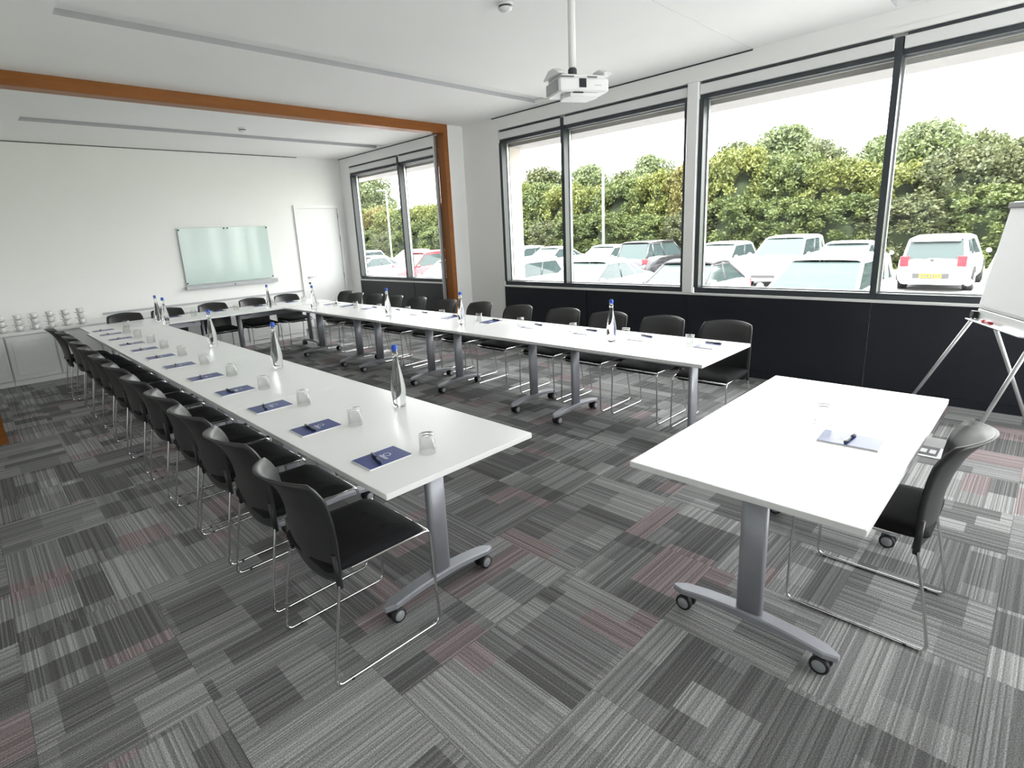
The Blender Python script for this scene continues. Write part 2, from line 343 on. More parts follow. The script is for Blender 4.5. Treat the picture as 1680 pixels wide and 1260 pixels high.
# windows: each bay has a frame, mullions and panes
def window(n, y0, y1, mull, label):
    fr = MB(); XO = XW + .165
    fr.box(XW + .021, XO, y0, y1, 2.89, 2.93); fr.box(XW + .02, XO, y0, y1, ZS + .008, .94)
    fr.box(XW + .004, XO, y1 - .05, y1, .94, 2.89); fr.box(XW + .021, XO, y0, y0 + .05, .94, 2.89)
    w = fr.build('window_%d' % n, 'frame_dark'); struct(w, label)
    ed = [y0 + .05] + sum([[m - .025, m + .025] for m in mull], []) + [y1 - .05]
    for m in mull: MB().box(XW + .002, XO, m - .025, m + .025, .94, 3.03).build('mullion', 'frame_dark', w)
    for a, b in zip(ed[::2], ed[1::2]):
        MB().box(XO - .05, XO - .038, a, b, .94, 2.89).build('pane', 'window_glass', w)
        g = MB(); e = .012
        g.box(XO - .062, XO - .03, a, a + e, .94, 2.89).box(XO - .062, XO - .03, b - e, b, .94, 2.89).box(XO - .062, XO - .03, a + e, b - e, .94, .94 + e).box(XO - .062, XO - .03, a + e, b - e, 2.89 - e, 2.89)
        g.build('glazing_bead', 'alu', w)
    return w
window(1, 6.75, 9.93, [8.30], 'two-pane dark framed window in the far bay')
window(2, 2.96, 5.80, [4.655], 'two-pane dark framed window left of the white post')
window(3, .06, 2.84, [1.150], 'two-pane dark framed window right of the white post')
window(4, -2.9, -.06, [-1.75], 'two-pane dark framed window behind the flip chart')
k = 0
for (a, b), lab in zip(((8.33, 9.93), (6.75, 8.27), (4.68, 5.80), (2.96, 4.63), (1.18, 2.84), (.06, 1.12), (-2.9, -.06)),
                       ('over the leftmost window pane in the far bay', 'over the far bay pane beside the wooden post', 'over the narrow pane beside the white pier', 'over the pane just left of the white post', 'over the pane just right of the white post', 'over the pane above the flip chart', 'over the window past the flip chart')):
    t = empty('roller_blind', (XW, a, 2.935)); tag(t, 'rolled-up white roller blind ' + lab, 'blind', 'roller blinds at the window heads')
    MB().box(-.002, .045, .004, b - a - .004, .0, .095).build('blind_cassette', 'blind_fabric', t, bevel=.006)
    MB().box(.008, .03, .02, b - a - .02, .098, .118).build('blind_headrail', 'frame_dark', t)  # dark strip whose colour stands in for shade in the gap above the blind
struct(MB().box(XW - .004, XW - .0005, 6.72, YF - .01, H - .016, H - .002).box(XW - .004, XW - .0005, 2.32, 5.92, H - .016, H - .002).build('trim_19', 'dark_steel'), 'dark shadow gap where ceiling meets the window wall')
struct(MB().box(XW - .012, XW - .0005, -2.9, 5.80, 3.062, 3.10).box(XW - .012, XW - .0005, 6.75, 9.93, 3.062, 3.10).build('trim_20', 'wall_paint'), 'thin white pelmet strip above the blinds')
struct(MB().box(XL, 5.0, YF - .004, YF - .0005, H - .014, H - .002).build('trim_21', 'dark_steel'), 'dark shadow gap at the top of the far wall')
# wooden portal
struct(MB().box(-.05, 5.57, YB, YB + .16, 3.113, H - .001).build('trim_13', 'wood_trim'), 'orange-brown wooden beam across the ceiling')
wp = MB().box(-.04, .04, -.08, .08, 0, 3.112).build('trim_14', 'wood_trim', loc=(5.528, YB + .08, 0)); struct(wp, 'orange-brown wooden post beside the white pier')
wp = MB().box(-.04, .04, -.08, .08, 0, 3.112).build('trim_15', 'wood_trim', loc=(-.011, YB + .08, 0)); struct(wp, 'orange-brown wooden post at the left edge')
struct(MB().box(XL, -.053, YB + .01, YB + .15, 0, H).box(5.571, XW, YB + .01, YB + .15, 0, H).build('wall_stub', 'wall_paint'), 'white wall returns beside the wooden portal')
struct(MB().box(XL, -.052, YB - .004, YB + .009, 0, .1).build('baseboard_left', 'white_gloss'), 'white skirting left of the wooden post')
struct(MB().box(5.43, 5.485, YB + .165, YB + .20, 0, 3.1).build('trim_16', 'alu'), 'pale metal receiver strip of the folding partition')
struct(MB().box(5.47, 5.487, YB + .16, YB + .165, 0, 3.1).build('trim_17', 'frame_dark'), 'black seal of the folding partition')
# door in the far wall
dx0, dx1, dz = 4.86, 5.70, 2.30
d = struct(MB().rbox(dx0, dx1, YF - .018, YF - .001, .01, dz, .003).build('door_1', 'white_door'), 'white door beside the far window')
MB().box(dx0 - .06, dx0 - .003, YF - .03, YF - .001, 0, dz + .003).box(dx1 + .003, dx1 + .06, YF - .03, YF - .001, 0, dz + .003).box(dx0 - .06, dx1 + .06, YF - .03, YF - .001, dz + .003, dz + .06).build('door_frame', 'white_gloss', d)
hd = MB().lathe([(.026, 0), (.026, .008)], 14, (dx0 + .08, YF - .026, 1.0), 'y').tube([(dx0 + .08, YF - .026, 1.0), (dx0 + .08, YF - .07, 1.0), (dx0 + .2, YF - .07, 1.0)], .009).build('door_handle', 'chrome', d)
MB().lathe([(.022, 0), (.022, .008)], 14, (dx0 + .08, YF - .026, .88), 'y').build('lock_plate', 'dark_steel', d)
for z in (2.10, 1.66, .93): MB().lathe([(.009, 0), (.009, .1)], 8, (dx1 + .002, YF - .034, z)).build('hinge', 'grey_plastic', d)
# glass board
t = empty('glass_board', (2.74, YF - .003, 1.0)); tag(t, 'pale green glass writing board on the far wall with grey pen tray', 'whiteboard')
MB().rbox(0, 1.50, -.03, -.022, .06, 1.0, .004).build('glass_panel', 'glassboard', t)
MB().rbox(-.02, 1.55, -.085, -.001, -.02, .045, .006).build('pen_tray', 'grey_plastic', t)
for x, z in ((.02, .97), (.74, .98), (.80, .98), (1.48, .97), (.02, .09), (1.48, .09)): MB().lathe([(.014, -.036), (.014, 0)], 10, (x, 0, z), 'y').build('standoff', 'dark_steel', t)
MB().lathe([(.012, -.090), (.012, -.086)], 10, (.77, 0, .012), 'y').build('tray_screw', 'dark_steel', t)
# credenza along the far wall
YC = 9.485
xs = [-.76, -.25, .265, .77, 1.29, 1.80, 2.32, 2.83, 3.35, 3.86, 4.38]
for k in range(0, 10, 2):
    a, b = xs[k], xs[k + 2]
    t = empty('low_cabinet', (a, YC, 0)); tag(t, 'low white cabinet, %s from the left along the far wall' % ORD[k // 2], 'cabinet', 'low cabinets along the far wall')
    MB().box(.002, b - a - .002, .02, YF - YC - .002, .06, .665).build('body', 'white_door', t)
    MB().box(.002, b - a - .002, .012, YF - YC - .002, 0, .06).build('plinth', 'white_gloss', t)
    for q in (0, 1):
        x0 = q * (b - a) / 2 + .012; x1 = (q + 1) * (b - a) / 2 - .012
        dr = MB().rbox(x0, x1, 0, .018, .075, .64, .003).build('door', 'white_door', t)
        MB().rbox(x0 + .05, x1 - .05, -.004, -.0002, .13, .60, .002).build('door_panel', 'white_gloss', dr)
cw = tag(MB().rbox(-.80, 4.42, YC - .02, YF - .002, .667, .70, .004).build('worktop', 'white_gloss'), 'long white worktop on the low cabinets along the far wall', 'worktop')
struct(MB().box(1.5, 4.78, YF - .015, YF - .001, .73, .765).build('trim_18', 'grey_plastic'), 'grey dado trunking along the far wall')
# ceiling detectors
for (x, y), lab in (((3.17, 3.0), 'white round smoke detector on the ceiling left of the projector pole'), ((3.2, 8.1), 'small round smoke detector on the ceiling beyond the wooden beam')):
    t = empty('smoke_detector', (x, y, H)); tag(t, lab, 'smoke detector', 'ceiling smoke detectors')
    MB().lathe([(.055, -.018), (.055, 0)], 20).build('base', 'white_plastic', t)
    MB().lathe([(.045, -.03), (.045, -.018)], 20).build('slot_ring', 'dark_steel', t)
    MB().lathe([(.0, -.055), (.03, -.053), (.046, -.042), (.05, -.03)], 20).build('cap', 'white_plastic', t)
# ---------------------------------------------------------------- tables
def make_table(L=1.595, Wd=.80):
    t = empty('folding_table'); tag(t, 'x', 'table')
    top = MB().rbox(-Wd / 2, Wd / 2, -L / 2 + .001, L / 2 - .001, .7155, .74, .002).build('tabletop', 'laminate', t)
    e = MB(); a, b = Wd / 2, L / 2 - .001
    MB().box(-.30, .30, -L / 2 + .18, L / 2 - .18, .704, .715).build('under_frame', 'dark_steel', t)
    MB().rbox(-.022, .022, -L / 2 + .24, L / 2 - .24, .60, .672, .004).build('beam', 'steel_grey', t)
    for s in (-1, 1):
        y = s * (L / 2 - .25)
        n = 16; poly = [(.05 * math.copysign(abs(math.cos(q)) ** .6, math.cos(q)), y + .02 * math.copysign(abs(math.sin(q)) ** .6, math.sin(q))) for q in [2 * PI * k / n for k in range(n)]]
        p = MB().prism(poly, .098, .70, smooth=True).build('leg_post', 'steel_grey', t)
        for z in (.655, .685): MB().lathe([(.006, -.004), (.006, .004)], 8, (-.02, y + s * .021, z), 'y').build('bolt', 'alu', p)
        MB().box(-.16, .16, y - .03, y + .03, .675, .704).build('bracket', 'dark_steel', t)
        # arched foot
        m = MB(); N = 14; hl = .32; vs = []
        for k in range(N + 1):
            x = -hl + 2 * hl * k / N; q = abs(x) / hl; zt = .122 - .032 * q * q; th = .03 - .008 * q; w = .034 if q < .85 else .034 * math.sqrt(max(.12, 1 - ((q - .85) / .15) ** 2))
            vs += [(x, y - w, zt - th), (x, y - w, zt - .006), (x, y - w + .006, zt), (x, y + w - .006, zt), (x, y + w, zt - .006), (x, y + w, zt - th)]
        fs = [tuple(range(6)), tuple(range(N * 6, N * 6 + 6))[::-1]]
        for k in range(N): fs += [(k * 6 + (j + 1) % 6, k * 6 + j, k * 6 + 6 + j, k * 6 + 6 + (j + 1) % 6) for j in range(6)]
        f = m.add(vs, fs).build('foot', 'steel_grey', t)
        for sx in (-1, 1):
            cx = sx * .265
            c = MB().box(cx - .008, cx + .008, y - .009, y + .009, .036, .088).lathe([(.024, -.009), (.024, .009)], 12, (cx, y, .042), 'y').build('castor', 'castor_black', t)
            for sy in (-1, 1):
                MB().lathe([(.018, -.011), (.033, -.010), (.0345, 0), (.033, .010), (.018, .011)], 18, (cx, y + sy * .022, .0345), 'y').build('wheel', 'castor_black', c)
                MB().lathe([(.0, .0138), (.022, .0135), (.025, .0095)] if sy > 0 else [(.025, -.0095), (.022, -.0135), (0, -.0138)], 16, (cx, y + sy * .022, .0345), 'y').build('hub_cap', 'castor_hub', c)
        MB().tube([(.0, y - s * .10, .64), (-.25, y - s * .14, .70)], .006).build('tilt_lever', 'alu', t)
        MB().tube([(.0, y - s * .16, .64), (.25, y - s * .20, .70)], .006).build('tilt_lever', 'alu', t)
    return t
LT = 1.595
tab = make_table(); bpy.context.view_layer.update(); used = []
LX, RX = (.957 + 1.765) / 2, (3.361 + 4.165) / 2
for k in range(4): place(tab, used, (LX, 1.61 + LT * (k + .5), 0), 0, 'white folding table on castors, %s from the camera in the left row' % ORD[k], 'tables of the U')
for k in range(4): place(tab, used, (RX, 1.5475 + LT * (k + .5), 0), 0, 'white folding table on castors, %s from the camera in the window-side row' % ORD[k], 'tables of the U')
YX = 8.0 + .40
for k in range(2): place(tab, used, (1.0 + LT * (k + .5), YX, 0), PI / 2, 'white folding table across the far end of the U, %s half' % ('left', 'door-side')[k], 'tables of the U')
place(tab, used, ((1.7696 + 3.3559) / 2, (.302 + 1.0889) / 2, 0), PI / 2, 'white folding table standing alone by the flip chart', None)
# ---------------------------------------------------------------- chairs (local: faces +X)
def make_chair():
    t = empty('stacking_chair'); tag(t, 'x', 'chair')
    for s in (-1, 1):
        p = fillet([(-.172, s * .205, .50), (-.170, s * .210, .44), (-.215, s * .222, .22), (-.25, s * .226, .0065), (.25, s * .226, .0065), (.245, s * .216, .452), (-.12, s * .205, .448)], .035, 5)
        MB().tube(p, .0062, 8).build('sled_leg', 'chrome', t)
        MB().tube([(-.178, s * .204, .53), (-.173, s * .208, .39)], .012, 10).build('back_sleeve', 'black_plastic', t)
        MB().lathe([(.004, 0), (.009, .002), (.009, .010)], 8, (-.18, s * .226, -.0005)).build('glide', 'castor_black', t)
    MB().tube([(.235, -.212, .446), (.235, .212, .446)], .006).build('front_rail', 'chrome', t)
    # seat pad with rounded plan and waterfall front
    def ring(d, z):
        pts = []; hx0, hx1, hy, r = -.205 + d, .235 - d, .212 - d, .05
        for cx, cy, a0 in ((hx1 - r, hy - r, 0), (hx0 + r, hy - r, 90), (hx0 + r, -hy + r, 180), (hx1 - r, -hy + r, 270)):
            for k in range(6):
                a = math.radians(a0 + 18 * k); x, y = cx + r * math.cos(a), cy + r * math.sin(a)
                dz = -.028 * max(0, (x - .10) / .135) ** 2 - .012 * (1 - min(1, (abs(y) / .21)) ** 2) * (1 if x < .1 else .5)
                pts.append((x, y, z + dz))
        return pts
    rs = [ring(.02, .445), ring(.0, .458), ring(.0, .474), ring(.012, .487), ring(.05, .492), ring(.12, .490)]
    vs = sum(rs, []); n = 24; fs = [tuple(range(n))[::-1], tuple(range(n * 5, n * 6))]
    for j in range(5): fs += [(j * n + k, j * n + (k + 1) % n, (j + 1) * n + (k + 1) % n, (j + 1) * n + k) for k in range(n)]
    MB().add(vs, fs, True).build('seat', 'black_fabric', t)
    # curved back shell
    cz = np.array([.375, .42, .50, .58, .66, .74, .80, .845]); cf = np.array([-.175, -.192, -.198, -.205, -.222, -.250, -.286, -.330])
    hw = np.array([.185, .212, .218, .219, .217, .212, .205, .188]); bow = np.array([.020, .030, .034, .040, .052, .066, .080, .094])
    def fn(u, v):
        z = .375 + .47 * v; q = 2 * u - 1; f0 = np.interp(z, cz, cf); w = np.interp(z, cz, hw); b = np.interp(z, cz, bow)
        zt = z - (.018 * q * q * max(0, (v - .8) / .2) - .02 * q * q * max(0, (.15 - v) / .15))
        x = f0 + b * q * q; return (x, w * q, zt), Vector((1, -2 * b * q / w, .25 * v)).normalized()
    MB().grid(fn, 14, 14, .011).build('backrest', 'black_plastic', t)
    return t
ch = make_chair(); bpy.context.view_layer.update(); used = []
PADY = [1.915, 2.518, 3.083, 3.64, 4.236, 4.873, 5.448, 6.024, 6.536, 7.063, 7.588, 8.072]
for k, y in enumerate(PADY): place(ch, used, (.97 - (.05 if k == 11 else 0) + random.uniform(-.006, .01), y + .015 - (.03 if k == 3 else 0), 0), random.uniform(-.02, .02), 'black chair with chrome sled legs, %s from the camera along the left row' % ORD[k], 'chairs along the left row')
RY = [1.85, 2.42, 2.99, 3.55, 4.19, 4.84, 5.48, 6.1, 6.66, 7.2, 7.72, 8.24]
for k, y in enumerate(RY): place(ch, used, (4.22 + (.11 if k == 11 else 0) + random.uniform(-.01, .01), y, 0), PI + random.uniform(-.02, .02), 'black chair with chrome sled legs, %s from the camera on the window side' % ORD[k], 'chairs on the window side')
CXS = [1.53, 2.06, 2.68, 3.27, 3.84]
for k, x in enumerate(CXS): place(ch, used, (x, 8.70, 0), -PI / 2 + random.uniform(-.03, .03), 'black chair behind the far table, %s from the left in front of the low cabinets' % ORD[k], 'chairs behind the far table')
place(ch, used, (2.585, .413, 0), PI / 2, 'black chair tucked under the table standing alone by the flip chart', None)
# ---------------------------------------------------------------- table ware
ZT = .7402
def make_pad():
    t = empty('notepad'); tag(t, 'x', 'notepad')      # long side along local X
    MB().box(-.106, .106, -.0745, .0745, 0, .004).build('pages', 'paper', t)
    c = MB().box(-.102, .105, -.072, .072, .004, .0052).build('cover', 'navy_cover', t)
    m = MB(); n = 20
    for k in range(n):
        a0, a1 = 2 * PI * k / n, 2 * PI * (k + 1) / n; m.add([(.03 + r * math.cos(a), .008 + r * math.sin(a), .0055) for r in (.014, .0175) for a in (a0, a1)], [(0, 1, 3, 2)])
    m.build('emblem', 'navy_cover' if 0 else 'print_white', c)
    m = MB()
    for k in range(6): m.box(.004, .010, -.034 + k * .0105, -.034 + k * .0105 + .007, .0053, .0056)
    for k in range(9): m.box(-.002, .001, -.032 + k * .0065, -.032 + k * .0065 + .004, .0053, .0056)
    m.build('cover_print', 'print_white', c)
    return t
def make_pen():
    t = empty('ballpoint_pen'); tag(t, 'x', 'pen')
    MB().lathe([(.001, -.07), (.004, -.058), (.0055, -.05), (.0055, .0)], 10, (0, 0, .006), 'y').build('barrel', 'pen_dark', t)
    MB().lathe([(.006, 0), (.006, .055), (.004, .062), (.002, .070)], 10, (0, 0, .006), 'y').build('cap', 'pen_dark', t)
    MB().box(-.002, .002, .015, .06, .0118, .0135).build('clip', 'chrome', t)
    return t
def make_glass():
    t = empty('tumbler'); tag(t, 'x', 'glass')
    MB().lathe([(.0375, .0), (.0385, .001), (.034, .082), (.032, .085), (.0, .085)], 24).lathe([(.0, .074), (.0305, .074), (.033, .066), (.0362, .0)], 24).build('bowl', 'clear_glass', t)
    return t
def glassobj():
    m = MB(); prof = [(.0362, .0), (.0385, .0005), (.0340, .082), (.0325, .085), (.0, .0855)]; inner = [(.0, .073), (.0305, .073), (.0362, .0)]
    full = prof[::-1]; full = [(.0, .0855), (.0325, .085), (.034, .082), (.0385, .0005), (.0362, .0), (.0308, .070), (.028, .073), (.0, .073)]
    m.lathe(full[::-1], 24, cap0=False, cap1=False); return m.build('tumbler', 'clear_glass')
def make_bottle():
    t = empty('water_bottle'); tag(t, 'x', 'bottle')
    prof = [(.0, .002), (.030, .0), (.0345, .004), (.0355, .03), (.0395, .075), (.0405, .10), (.038, .135), (.030, .185), (.0205, .235), (.0155, .265), (.0140, .292), (.0165, .297), (.0165, .304), (.0135, .307), (.0135, .316), (.0, .316)]
    MB().lathe(prof, 28, cap0=False, cap1=False).build('bottle_glass', 'water_glass', t)
    MB().lathe([(.0155, .3165), (.0165, .32), (.0168, .333), (.0150, .344), (.009, .349), (.0, .350)], 18).build('stopper', 'cap_blue', t)
    MB().tube([(.0172, 0, .300), (.021, 0, .312), (.0195, 0, .335)], .0014, 6).tube([(-.0172, 0, .300), (-.021, 0, .312), (-.0195, 0, .335)], .0014, 6).build('swing_wire', 'chrome', t)
    return t
pad = make_pad(); pen = make_pen(); gl = glassobj(); tag(gl, 'x', 'glass'); bo = make_bottle(); bpy.context.view_layer.update()
up_, un, ug, ub = [], [], [], []
def setting(px, py, ax, gx, gy, where, side, pendx=0.0):
    place(pad, up_, (px, py, ZT), ax, 'navy notepad ' + where, 'notepads on the tables')
    q = Vector((-.03 + pendx, -.004, 0)); q.rotate(Matrix.Rotation(ax, 3, 'Z'))
    place(pen, un, (px + q.x, py + q.y, ZT + .0055), ax + random.uniform(-.25, .1), 'dark pen across the notepad ' + where, 'pens on the notepads')
    if gx is not None: place(gl, ug, (gx, gy, ZT), 0, 'upturned glass beside the notepad ' + where, 'upturned tumblers')
GL = [(1.307, 1.811), (1.30, 2.40), (1.29, 2.96), (1.29, 3.53), (1.29, 4.12), (1.29, 4.74), (1.29, 5.34), (1.29, 5.93), (1.29, 6.42), (1.28, 6.95), (1.28, 7.48), (1.40, 8.12)]
SC = (1.65 - .74) / (1.65 - .825)
for k, y in enumerate(PADY):
    setting(1.142, y, random.uniform(-.02, .02), GL[k][0], GL[k][1], '%s from the camera on the left row' % ORD[k], -1)
GR = [(3.875, 1.888), (3.892, 2.456), (3.879, 2.997), (3.896, 3.656), (3.906, 4.275), (3.91, 4.905), (3.895, 5.553), (3.873, 6.161), (3.88, 6.771), (3.87, 7.319), (3.80, 7.78)]
PR = [1.764, 2.33, 2.887, 3.524, 4.12, 4.77, 5.371, 5.942, 6.498, 7.072, 7.55]
for k, y in enumerate(PR):
    setting(3.935, y, PI + random.uniform(-.02, .02), GR[k][0], GR[k][1], '%s from the camera on the window-side row' % ORD[k], 1, -.045)
for k, x in enumerate((2.06, 2.66, 3.25, 3.76)):
    setting(x, 8.60, -PI / 2, x + .22 - .02 * k, 8.46, '%s from the left on the far table' % ORD[k], 1)
setting(2.498, .512, PI / 2 + .06, 2.656, .655, 'on the table standing alone by the flip chart', 1, .03)
BT = [((1.621, 2.471), 'standing second-place high, nearest the camera on the left row'), ((1.611, 4.061), 'second from the camera on the left row'), ((1.619, 5.548), 'third from the camera on the left row'),
      ((1.765, 7.76), 'where the left row meets the far table'), ((1.80, 8.28), 'on the far table, just behind the corner bottle'),
      ((3.672, 2.452), 'nearest the camera on the window-side row'), ((3.623, 4.233), 'second from the camera on the window-side row'), ((3.567, 5.491), 'third from the camera on the window-side row'),
      ((3.417, 7.084), 'at the far end of the window-side row'), ((3.22, 8.12), 'on the far table, below the glass board corner')]
BT[0] = (BT[0][0], 'nearest the camera on the left row')
for (x, y), lab in BT: place(bo, ub, (x, y, ZT), random.uniform(0, 3), 'water bottle with blue stopper ' + lab, 'water bottles')
# cups on the worktop
def make_cup():
    t = empty('teacup'); tag(t, 'x', 'cup')
    MB().lathe([(.0, .004), (.020, .0), (.024, .004), (.036, .03), (.041, .062), (.039, .062), (.034, .032), (.022, .008), (.0, .008)], 16, cap0=False, cap1=False).build('cup_bowl', 'china', t)
    MB().tube(fillet([(.036, 0, .05), (.062, 0, .052), (.058, 0, .022), (.032, 0, .02)], .015), .004, 6).build('handle', 'china', t)
    return t
cup = make_cup(); sc = MB().lathe([(.0, .002), (.03, .0), (.036, .004), (.068, .012), (.070, .014), (.036, .008), (.0, .006)], 20, cap0=False, cap1=False).build('saucer', 'china'); tag(sc, 'x', 'saucer')
bpy.context.view_layer.update(); uc, us = [], []
for a in range(6):
    x = .285 + a * .172
    for b in range(3):
        z = .7002 + b * .0765; w = '%s of the %s stack from the left on the low cabinets' % (('bottom', 'middle', 'top')[b], ORD[a])
        place(sc, us, (x, 9.70, z), 0, 'white saucer, ' + w, 'stacked saucers')
        place(cup, uc, (x, 9.70, z + .0075), random.uniform(-1, 1) + (0 if a % 2 else PI), 'white teacup, ' + w, 'stacked teacups')
# ---------------------------------------------------------------- projector
ZP = 2.50; t = empty('projector', (3.05, 2.43, ZP), math.radians(-27)); t.scale = (.86, .72, 1); tag(t, 'white projector hanging from a white ceiling pole', 'projector')
MB().rbox(0, .42, 0, .32, .03, .118, .012).build('body', 'white_plastic', t)
MB().rbox(-.006, .0, .03, .29, .04, .108, .002).build('side_panel', 'grey_plastic', t)
MB().prism([(.10, .02), (.33, .02), (.36, .10), (.33, .26), (.10, .26), (.07, .10)], .004, .0295).build('lens_housing', 'white_plastic', t, bevel=.006)
MB().rbox(.165, .225, -.004, -.0003, .055, .11, .001).build('lens_window', 'lens_dark', t)
MB().box(.12, .20, .0, .018, .022, .0295).build('lens_slot', 'lens_dark', t)
m = MB()
for k in range(9): m.box(.02 + k * .012, .026 + k * .012, -.001, .01, .1185, .124)
for k in range(7): m.box(.24 + k * .012, .246 + k * .012, -.001, .01, .1185, .124)
m.build('vent_slats', 'dark_steel', t)
MB().rbox(.02, .40, .012, .31, .119, .135, .004).build('top_cover', 'white_plastic', t)
for x in (-.02, .37):
    MB().prism([(-.02, .136), (.32, .136), (.31, .150), (.20, .185), (.10, .185), (-.01, .150)], x, x + .07, axis='x').build('mount_arm', 'white_plastic', t, bevel=.008)
MB().rbox(.04, .36, .09, .21, .137, .152, .004).build('mount_plate', 'white_plastic', t)
MB().lathe([(.035, .153), (.035, .19), (.026, .20)], 16, (.17, .15, 0)).build('ball_joint', 'dark_steel', t)
MB().lathe([(.03, .20), (.03, H - ZP - .012)], 18, (.17, .15, 0)).build('pole', 'white_gloss', t)
MB().lathe([(.06, H - ZP - .014), (.06, H - ZP - .0005)], 20, (.17, .15, 0)).build('ceiling_plate', 'white_gloss', t)
for k in range(5): MB().box(.30 + k * .012, .308 + k * .012, -.0015, -.0003, .068, .074).build('maker_mark', 'grey_plastic', t)
# ---------------------------------------------------------------- flip chart
P0 = Vector((5.20, .368, .0)); Q0 = Vector((4.52, .03, 0)); U = (Q0 - P0).normalized(); NV = Vector((-U.y * -1, U.x * -1, 0)); NV = Vector((U.y, -U.x, 0))
if NV.y < 0: NV = -NV
lean = math.atan2(.101, .71); UPV = (Vector((0, 0, 1)) * math.cos(lean) - NV * math.sin(lean)); NB = (NV * math.cos(lean) + Vector((0, 0, 1)) * math.sin(lean))
t = empty('flip_chart', (0, 0, 0)); tag(t, 'flip chart easel with white pad on tripod legs by the windows', 'flip chart')
def obox(m, o, a, b, c, la, lb, lc):
    vs = [o + a * (la[i]) + b * (lb[j]) + c * (lc[k]) for k in (0, 1) for j in (0, 1) for i in (0, 1)]
    fs = [(0, 2, 3, 1), (4, 5, 7, 6), (0, 1, 5, 4), (2, 6, 7, 3), (0, 4, 6, 2), (1, 3, 7, 5)]
    if a.cross(b).dot(c) < 0: fs = [f[::-1] for f in fs]
    return m.add(vs, fs)
O = P0 + Vector((0, 0, .945)); BWD = .74
obox(MB(), O, U, UPV, NB, (0, BWD), (.0, .735), (-.018, 0)).build('board', 'white_gloss', t, bevel=.003)
obox(MB(), O, U, UPV, NB, (.015, BWD - .015), (.02, .70), (.001, .012)).build('paper_pad', 'paper', t)
obox(MB(), O, U, UPV, NB, (.01, BWD - .01), (.69, .725), (.0125, .03)).build('pad_clamp', 'dark_steel', t, bevel=.004)
obox(MB(), O, U, UPV, NB, (.0, BWD), (-.09, -.005), (-.012, .002)).build('tray_rail', 'alu', t, bevel=.003)
obox(MB(), O, U, UPV, NB, (.02, BWD - .02), (-.09, -.08), (.0025, .07)).build('pen_tray', 'alu', t, bevel=.003)
obox(MB(), O, U, UPV, NB, (-.03, .02), (-.075, -.025), (-.012, .03)).build('hinge_block', 'castor_black', t, bevel=.004)
obox(MB(), O, U, UPV, NB, (BWD - .02, BWD + .03), (-.075, -.025), (-.012, .03)).build('hinge_block', 'castor_black', t, bevel=.004)
L1t = O + U * (-.01) + UPV * (-.05); L3t = O + U * (BWD + .01) + UPV * (-.05); L2t = O + U * .30 + UPV * (-.1)
feet = [(L1t, Vector((5.40, .78, .012))), (L3t, Vector((4.66, .304, .012))), (L2t, Vector((5.30, -.02, .012)))]
for a, b in feet:
    l = MB().tube([a, b], .0125, 10).build('leg', 'alu', t)
    d_ = (b - a).normalized(); MB().tube([b - d_ * .05, b], .016, 10).build('rubber_foot', 'castor_black', l)
mk = O + U * .22 + UPV * (-.079) + NB * .035
m2 = empty('marker_pen', (0, 0, 0)); tag(m2, 'red marker pen lying in the flip chart tray', 'marker')
MB().tube([mk + UPV * .010, mk + UPV * .010 + U * .09], .009, 10).build('barrel', 'red_plastic', m2); MB().tube([mk + UPV * .010 - U * .045, mk + UPV * .010 - U * .001], .010, 10).build('cap', 'red_plastic', m2)
# floor power box
t = empty('floor_box', (4.62, .50, 0)); tag(t, 'steel floor power box with open lid by the flip chart', 'floor box')
MB().rbox(-.12, .12, -.11, .11, .0003, .007, .002).build('tray_plate', 'alu', t)
MB().box(-.09, .09, -.08, .08, .0072, .009).build('recess', 'dark_steel', t)
o = MB().add([(.10, -.10, .008), (.10, .10, .008), (.15, .10, .06), (.15, -.10, .06), (.105, -.10, .004), (.105, .10, .004), (.155, .10, .056), (.155, -.10, .056)], [(0, 1, 2, 3), (7, 6, 5, 4), (0, 4, 5, 1), (2, 6, 7, 3), (1, 5, 6, 2), (3, 7, 4, 0)]).build('lid', 'alu', t)
for y in (-.05, 0, .05): MB().rbox(-.06, .02, y - .018, y + .018, .0092, .014, .002).build('socket', 'grey_plastic', t)
